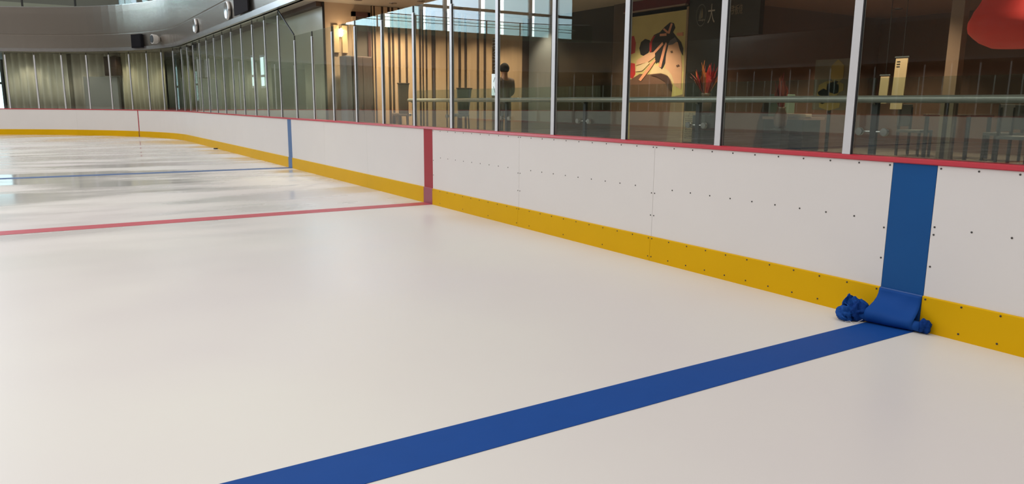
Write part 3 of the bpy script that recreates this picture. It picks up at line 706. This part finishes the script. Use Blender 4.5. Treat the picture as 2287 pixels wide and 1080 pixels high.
# --- restaurant interior
BRN = mat('brown_interior', (.15, .085, .06), .5, var=.12, scale=1)
tag(box('wall_restaurant', (10.6, -8, .62), (10.8, 16, 3.6), BRN), 'dark brown back wall of the restaurant', kind='structure')
tag(box('wall_restaurant_side', (SX+.12, yy(1616)+.0, .62), (10.6, yy(1616)+.12, 3.6), BRN), 'brown side wall of the restaurant', kind='structure')
tag(box('ceiling_restaurant', (SX, -8, 3.35), (10.6, yy(1616), 3.42), mat('brown_ceiling', (.26, .15, .10), .35, var=.1, scale=1)), 'red brown restaurant ceiling', kind='structure')
# bronze column with recessed lower half
cy = yy(2131)
t = tag(link(bpy.data.objects.new('trim_7', None), None, (SX, cy, .62)), 'bronze clad column of the restaurant front', kind='structure')
BRZ = mat('bronze', (.36, .235, .16), .4, .15, var=.05)
box('upper_shaft', (SX-.07, cy-.085, 1.62), (SX+.07, cy+.085, 3.6), BRZ, t)
for (a, b) in ((-.085, -.03), (.035, .085)): box('lower_rail', (SX-.07, cy+a, .622), (SX+.0, cy+b, 1.62), mat('bronze_dim', (.20, .155, .11), .4, .2), t)
box('lower_core', (SX-.0, cy-.08, .622), (SX+.07, cy+.08, 1.62), DWOOD, t)
# hanging wooden menu strips
TANW = mat('menu_wood', (.62, .46, .27), .5, var=.06, stretch=(8, 8, .6))
def hang_strip(px0, px1, pyt, pyb, label, lean):
    a = at(px0, pyt, 0, SX-.2); b = at(px1, pyb, 0, SX-.2); y0_, y1_ = sorted((a.y, at(px1, pyt, 0, SX-.2).y)); sh = lean
    t = thing('menu_strip', (SX-.2, (y0_+y1_)/2, b.z), label, 'menu strip')
    V = [(SX-.21, y0_+sh, b.z), (SX-.19, y0_+sh, b.z), (SX-.19, y1_+sh, b.z), (SX-.21, y1_+sh, b.z), (SX-.21, y0_, a.z), (SX-.19, y0_, a.z), (SX-.19, y1_, a.z), (SX-.21, y1_, a.z)]
    obj('strip_board', V, BF, TANW, t)
    box('clip_bar', (SX-.215, y0_-.015, a.z+.012), (SX-.185, y1_+.015, a.z+.03), STEEL, t)
    obj('cord', *tube([(SX-.2, (y0_+y1_)/2, a.z+.03), (SX-.2, (y0_+y1_)/2, 3.349)], .004, 6), BLACK, t)
    return t, a
t, a = hang_strip(2002, 2029, 131, 244, 'long tan wooden menu strip hanging in the dark restaurant', .02)
mk = Matrix.Translation
for i in range(3): box('mark', (SX-.214, a.y-.07-.0*i, a.z-.05-.035*i), (SX-.211, a.y-.02, a.z-.038-.035*i), BLACK, t)
hang_strip(1968, 1987, 171, 231, 'short tan wooden menu strip hanging beside the longer one', .01)
# pale yellow poster beside the rink post
a, b = at(1823, 134, 0, 6.6), at(1890, 246, 0, 6.6)
t = thing('flower_poster', (6.6, (a.y+b.y)/2, b.z), 'cream poster with yellow petals deep inside the restaurant front', 'poster')
box('sheet', (6.59, b.y, b.z), (6.62, a.y, a.z), mat('cream_sheet', (.20, .16, .115), .6, var=.25, scale=3), t)
YP = mat('petal_yellow', (.36, .25, .07), .6, var=.2, scale=5)
for (px, py, rx, rz) in ((1850, 200, .20, .14), (1838, 215, .12, .12), (1870, 160, .12, .18), (1865, 195, .16, .10), (1852, 232, .2, .10)):
    c = at(px, py, 0, 6.585); V = [(6.583, c.y+rx*math.cos(i*.524)*(1+.12*(i % 2)), c.z+rz*math.sin(i*.524)*(1+.12*(i % 2))) for i in range(12)]
    V += [(6.589, v[1], v[2]) for v in V]
    obj('petal', V, [tuple(range(12)), tuple(range(23, 11, -1))]+[(i, i+12, (i+1) % 12+12, (i+1) % 12) for i in range(12)], YP, t)
box('legs', (6.6, (a.y+b.y)/2-.03, .622), (6.62, (a.y+b.y)/2+.03, b.z), BLACK, t)
# long counter with pinkish top and a mint box
ct = thing('counter', (7.0, 8.3, .62), 'dark restaurant counter with pale pink top', 'counter')
ca, cb = at(1640, 185, 0, 7.0), at(1805, 185, 0, 7.0); ca.y = min(ca.y, yy(1616)-.05)
box('body', (6.95, cb.y, .622), (7.45, ca.y, 1.25), CHAR, ct); box('top', (6.9, cb.y-.05, 1.25), (7.5, ca.y, 1.30), mat('counter_pink', (.28, .18, .15), .4), ct)
ca2 = at(1718, 212, 0, 7.05); ca2.y = min(ca2.y, yy(1616)-.25)
t = tag(box('mint_box', (7.0, ca2.y-.22, 1.302), (7.3, ca2.y+.16, 1.72), mat('mint', (.20, .27, .23), .4), None, .02), 'pale mint box standing on the restaurant counter', 'box')
t = tag(box('cream_tray', (6.92, ca2.y-.75, 1.302), (7.1, ca2.y-.26, 1.36), mat('cream_tray', (.42, .33, .25), .5), None, .01), 'cream tray on the counter beside the mint box', 'tray')
# red foliage plants
def plant(name, c, h, w, n, label, cols, seed):
    rnd = random.Random(seed); t = thing(name, c, label, 'plant')
    obj('vase', *lathe([(.07, 0), (.11, .06), (.12, .2), (.07, .34), (.085, .38)], c, 16), mat('vase_brown', (.10, .06, .045), .4), t, smooth=True)
    for i in range(n):
        a = rnd.uniform(0, 6.28); r_ = rnd.uniform(.1, 1)*w; hh = h*rnd.uniform(.55, 1)*(1-.35*r_/w); b0 = Vector(c)+Vector((.03*math.cos(a), .03*math.sin(a), .34))
        tip = Vector(c)+Vector((r_*math.cos(a), r_*math.sin(a), .38+hh)); mid = b0.lerp(tip, .55)+Vector((.04*math.cos(a+1), .04*math.sin(a+1), .06))
        side = Vector((-math.sin(a), math.cos(a), 0))*rnd.uniform(.02, .04)
        nrm = Vector((math.cos(a), math.sin(a), 0))*.004
        V = [b0-side*.3, b0+side*.3, mid+side, tip, mid-side]; V = V+[v+nrm for v in V]
        obj('leaf', V, [(0, 1, 2, 3, 4), (9, 8, 7, 6, 5)]+[(j, j+5, (j+1) % 5+5, (j+1) % 5) for j in range(5)], cols[i % len(cols)], t)
LR = [mat('leaf_red', (.30, .022, .02), .5), mat('leaf_orange', (.42, .13, .03), .5), mat('leaf_crimson', (.18, .012, .02), .5)]
c = at(1577, 200, 0, 5.2)
t = tag(box('plant_stand', (5.05, c.y-.15, .622), (5.35, c.y+.15, 1.33), CHAR, None, .01), 'dark square stand carrying the red and orange leafed plant', 'stand')
plant('red_leaf_plant', (5.2, c.y, 1.331), .62, .30, 34, 'red and orange leafed plant before the black sign wall', LR, 4)
c = at(1748, 200, 0, 6.5)
t = tag(box('plant_stand', (6.38, c.y-.12, .622), (6.62, c.y+.12, 1.1), CHAR, None, .01), 'low dark stand carrying the slim pinkish red plant', 'stand')
plant('red_leaf_plant', (6.5, c.y, 1.101), .72, .17, 26, 'slim pinkish red plant between sign header and cream poster', [mat('leaf_pink', (.28, .055, .04), .5), LR[2]], 8)
# big red lantern
c = at(2283, 75, 0, 5.0)
t = thing('red_lantern', (5.0, c.y, 2.0), 'large red cloth lantern hanging beside the bronze column', 'lantern')
LRED = mat('lantern_red', (.50, .028, .025), .55, var=.12, scale=2, emit=(.8, .05, .03), estr=.10)
prof = []
zb = at(2200, 110, 0, 5.0).z
for i in range(21):
    f = i/20
    r_ = .30+.27*math.sin(math.pi*min(1., f/.42))**.8 if f < .21 else (.57-.13*min(1, (f-.21)/.25)**1.5 if f < .8 else .44-.2*((f-.8)/.2)**2)
    prof.append((r_+.006*(i % 2), zb+f*1.2))
obj('shade', *lathe(prof, (5.0, c.y, 0), 32), LRED, t, smooth=True)
obj('collar', *lathe([(.2, zb+1.2), (.2, zb+1.25)], (5.0, c.y, 0), 24), BLACK, t)
obj('cord', *tube([(5.0, c.y, zb+1.2), (5.0, c.y, 3.599)], .008, 6), BLACK, t)
# tables and chairs in the dark restaurant
def dining(cx, cyy, label, clabel):
    t = thing('dining_table', (cx, cyy, .62), label, 'table')
    box('tabletop', (cx-.4, cyy-.4, 1.34), (cx+.4, cyy+.4, 1.38), DWOOD, t, .006)
    for sx in (-1, 1):
        for sy in (-1, 1): box('leg', (cx+sx*.35-.025, cyy+sy*.35-.025, .622), (cx+sx*.35+.025, cyy+sy*.35+.025, 1.34), BLACK, t)
    for sy in (-1, 1):
        y_ = cyy+sy*.75
        k = thing('dining_chair', (cx, y_, .62), clabel+(' on its poster side' if sy > 0 else ' on its lantern side'), 'chair')
        box('seat', (cx-.22, y_-.22, 1.04), (cx+.22, y_+.22, 1.09), DG, k, .01); bb = y_+sy*.2
        box('backrest', (cx-.22, min(bb, bb+sy*.03), 1.15), (cx+.22, max(bb, bb+sy*.03), 1.55), DG, k, .01)
        for a in (-1, 1):
            for b in (-1, 1):
                box('leg', (cx+a*.19-.018, y_+b*.2-.018, .622), (cx+a*.19+.018, y_+b*.2+.018, 1.5 if b == sy else 1.04), BLACK, k)
dining(7.2, 4.5, 'dark dining table behind the bronze column', 'dark chair at the table behind the bronze column')
dining(8.7, 6.9, 'dark dining table under the wooden menu strips', 'dark chair at the table under the menu strips')

# ------------------------------------------------------------------ walkway balustrade (glass, rail, posts, clamps)
BX = 2.0
wbz = thing('walkway_balustrade', (BX, 7, .62), 'glass balustrade with steel handrail along the walkway behind the rink', 'balustrade')
obj('handrail', *tube([(BX-.06, -4, 1.562), (BX-.06, 15.0, 1.562)], .036, 14), mat('rail_steel', (.46, .49, .43), .3, .35), wbz, smooth=True)
yps = [14.9, 13.15, 11.1, 8.89, 6.62, 4.3, 2.0, -.3, -2.6]
for y in yps:
    po = box('post', (BX-.012, y-.03, .622), (BX+.03, y+.03, 1.53), mat('post_dark', (.07, .075, .075), .4, .5), wbz)
    obj('rail_bracket', *tube([(BX-.0, y, 1.50), (BX-.055, y, 1.53)], .012, 8), STEEL, po)
    for sy in (-1, 1):
        cl = obj('glass_clamp', *tube([(BX-.0, y+sy*.03, 1.25), (BX+.0, y+sy*.12, 1.25)], .010, 8), STEEL, po)
        obj('clamp_button', *lathe([(.036, -.045), (.04, -.035), (.04, -.01)], (BX+.0, y+sy*.13, 1.25), 16, 'x'), STEEL, po)
for a, b in zip(yps, yps[1:]):
    box('glass_panel', (BX+.0, b+.012, .70), (BX+.012, a-.012, 1.765), BGL, wbz)

# ------------------------------------------------------------------ person standing at the plank wall, seen from behind
def skin(name, J, E_, m, parent, root=0, sub=2):
    me = bpy.data.meshes.new(name); o3 = Vector(J[root][0])
    me.from_pydata([tuple(Vector(j[0])-o3) for j in J], E_, []); me.materials.append(m)
    o = bpy.data.objects.new(name, me); link(o, parent, o3)
    sk = o.modifiers.new('skin', 'SKIN'); sk.use_smooth_shade = True
    for i, j in enumerate(J): me.skin_vertices[0].data[i].radius = j[1]; me.skin_vertices[0].data[i].use_root = (i == root)
    sb = o.modifiers.new('sub', 'SUBSURF'); sb.levels = sb.render_levels = sub
    return o
pc = at(1127, 150, 1, 14.9); bx, by, bz = pc.x, 14.9, .622
pr = thing('person', (bx, by, bz), 'person with short black hair in a brown coat, seen from behind', 'person')
J = [((bx, by, bz+.95), (.135, .10)), ((bx, by, bz+1.15), (.12, .09)), ((bx, by, bz+1.36), (.15, .10)), ((bx, by, bz+1.47), (.085, .085)), ((bx, by+.01, bz+1.545), (.07, .075)),
     ((bx, by+.02, bz+1.66), (.095, .115)), ((bx, by+.02, bz+1.76), (.075, .09)),
     ((bx-.19, by, bz+1.40), (.055, .055)), ((bx-.24, by+.05, bz+1.13), (.045, .045)), ((bx-.17, by+.22, bz+1.06), (.036, .036)), ((bx-.10, by+.30, bz+1.08), (.03, .022)),
     ((bx+.19, by, bz+1.40), (.055, .055)), ((bx+.24, by+.05, bz+1.13), (.045, .045)), ((bx+.17, by+.22, bz+1.06), (.036, .036)), ((bx+.10, by+.30, bz+1.08), (.03, .022)),
     ((bx-.09, by, bz+.86), (.085, .085)), ((bx-.10, by+.01, bz+.48), (.06, .06)), ((bx-.10, by-.02, bz+.09), (.04, .04)), ((bx-.11, by+.13, bz+.03), (.035, .026)),
     ((bx+.09, by, bz+.86), (.085, .085)), ((bx+.10, by+.01, bz+.48), (.06, .06)), ((bx+.10, by-.02, bz+.09), (.04, .04)), ((bx+.11, by+.13, bz+.03), (.035, .026))]
Ed = [(0, 1), (1, 2), (2, 3), (3, 4), (4, 5), (5, 6), (2, 7), (7, 8), (8, 9), (9, 10), (2, 11), (11, 12), (12, 13), (13, 14), (0, 15), (15, 16), (16, 17), (17, 18), (0, 19), (19, 20), (20, 21), (21, 22)]
SKINM = mat('skin_tone', (.40, .22, .15), .5)
skin('body', J, Ed, SKINM, pr)
COAT = mat('coat_brown', (.11, .065, .05), .75, var=.1, scale=8)
CJ = [((bx, by, bz+.72), (.20, .15)), ((bx, by, bz+.95), (.175, .135)), ((bx, by, bz+1.15), (.16, .12)), ((bx, by, bz+1.36), (.215, .145)), ((bx, by, bz+1.50), (.105, .10)),
      ((bx-.20, by, bz+1.40), (.08, .08)), ((bx-.25, by+.05, bz+1.13), (.068, .068)), ((bx-.18, by+.20, bz+1.06), (.055, .055)),
      ((bx+.20, by, bz+1.40), (.08, .08)), ((bx+.25, by+.05, bz+1.13), (.068, .068)), ((bx+.18, by+.20, bz+1.06), (.055, .055))]
skin('coat', CJ, [(0, 1), (1, 2), (2, 3), (3, 4), (3, 5), (5, 6), (6, 7), (3, 8), (8, 9), (9, 10)], COAT, pr, 1)
TJ = [((bx, by, bz+.92), (.13, .10))]
for sx in (-1, 1): TJ += [((bx+sx*.09, by, bz+.84), (.095, .095)), ((bx+sx*.10, by+.01, bz+.48), (.075, .075)), ((bx+sx*.10, by-.02, bz+.12), (.06, .06))]
skin('trousers', TJ, [(0, 1), (1, 2), (2, 3), (0, 4), (4, 5), (5, 6)], CHAR, pr)
for sx in (-1, 1):
    skin('shoe', [((bx+sx*.105, by-.05, bz+.045), (.05, .045)), ((bx+sx*.11, by+.06, bz+.042), (.05, .04)), ((bx+sx*.11, by+.16, bz+.035), (.045, .033))], [(0, 1), (1, 2)], BLACK, pr)
    # fingers holding a phone in front of the chest
    hx, hy, hz = bx+sx*.10, by+.30, bz+1.08
    for i, (dz_, L_) in enumerate(((.03, .065), (.010, .075), (-.010, .07), (-.028, .055))):
        skin('finger', [((hx, hy, hz+dz_), (.011, .011)), ((hx-sx*.02, hy+.035, hz+dz_), (.010, .010)), ((hx-sx*L_, hy+.045, hz+dz_), (.008, .008))], [(0, 1), (1, 2)], SKINM, pr, sub=1)
    skin('thumb', [((hx, hy-.01, hz+.02), (.012, .012)), ((hx-sx*.03, hy-.005, hz+.05), (.010, .010)), ((hx-sx*.05, hy+.01, hz+.06), (.009, .009))], [(0, 1), (1, 2)], SKINM, pr, sub=1)
hc = Vector((bx, by+.005, bz+1.685)); V = []; F = []
for i in range(11):
    ph = math.pi*i/10
    for k in range(20):
        th = 2*math.pi*k/20; front = math.sin(th) > .35
        rr = 1.0+.02*math.sin(5*th+3*ph)
        z_ = .125*math.cos(ph); z_ = max(z_, .035) if front else max(z_, -.085)
        V.append((hc.x+.108*rr*math.sin(ph)*math.cos(th), hc.y+.125*rr*math.sin(ph)*math.sin(th), hc.z+z_))
for i in range(10):
    for k in range(20): F.append((i*20+k, i*20+(k+1) % 20, (i+1)*20+(k+1) % 20, (i+1)*20+k))
obj('hair', V, F, mat('hair_black', (.012, .009, .008), .8, spec=.15), pr, smooth=True)
for sx in (-1, 1): obj('ear', *lathe([(.010, -.008), (.026, -.004), (.026, .004), (.012, .008)], (bx+sx*.082, by+.03, bz+1.665), 10, 'x'), SKINM, pr, smooth=True)
obj('nose', *lathe([(.018, 0), (.012, .022), (.004, .034)], (bx, by+.105, bz+1.655), 8, 'y'), SKINM, pr, smooth=True)
for sx in (-1, 1): obj('eye', *lathe([(.010, 0), (.012, .004), (.004, .009)], (bx+sx*.033, by+.100, bz+1.685), 8, 'y'), BLACK, pr)
obj('mouth', bverts((bx-.022, by+.098, bz+1.612), (bx+.022, by+.108, bz+1.620)), BF, mat('lip', (.3, .08, .07), .5), pr)
ph_ = tag(box('phone', (bx-.036, by+.338, bz+1.02), (bx+.036, by+.347, bz+1.17), BLACK, None, .003), 'dark phone held by the person in the brown coat', 'phone')

# ------------------------------------------------------------------ recessed downlights with their own lamps
GLOW = mat('downlight_glow', (1, .9, .75), .4, emit=(1, .86, .66), estr=25)
def downlight(x, y, z, e, label, group, col=(1, .82, .6), ang=1.9):
    t = thing('downlight', (x, y, z-.02), label, 'downlight', group)
    obj('ring', *lathe([(.06, -.001), (.085, -.001), (.085, -.014), (.06, -.014)], (x, y, z), 20), LIP, t)
    obj('lens', *lathe([(.055, -.002), (.055, -.008)], (x, y, z), 16), GLOW, t)
    l = bpy.data.lights.new('lamp', 'SPOT'); l.energy = e; l.color = col; l.spot_size = ang; l.spot_blend = .6; l.shadow_soft_size = .05
    o = bpy.data.objects.new('lamp', l); COL.objects.link(o); o.location = (x, y, z-.03)
for (x, y, e) in ((.95, 15.25, 150), (1.75, 15.3, 210), (2.35, 15.3, 150), (3.3, 15.2, 80), (4.3, 15.2, 100), (5.2, 15.1, 110)):
    downlight(x, y, 3.6, e, 'small warm downlight in the soffit close to the plank wall', 'downlights along the plank wall')
for s_ in (S1+2.0, S1+4.2, S1+6.4, S1+8.6, S1+10.8, S1+13.0):
    p, n = path(s_); q = p+n*.34
    downlight(q.x, q.y, 3.6, 20, 'warm downlight in the soffit just before the far curtains', 'downlights along the far curtains', (1, .9, .72))
p1 = at(940, 2, 2, 3.6)
downlight(p1.x, p1.y, 3.6, 25, 'warm downlight in the soffit out in the walkway', 'walkway downlights')
for y in (11.5, 8.8, 6.2, 3.4): downlight(4.7, y, 3.6, 430 if y > 9 else 220, 'warm downlight in the soffit before the shop fronts', 'shop front downlights')
for (x, y) in ((7.5, 8.0), (8.8, 6.0), (7.5, 4.2), (9.2, 8.5), (9.0, 3.2)): downlight(x, y, 3.35, 210, 'dim downlight in the restaurant ceiling', 'restaurant downlights', (1, .72, .5))
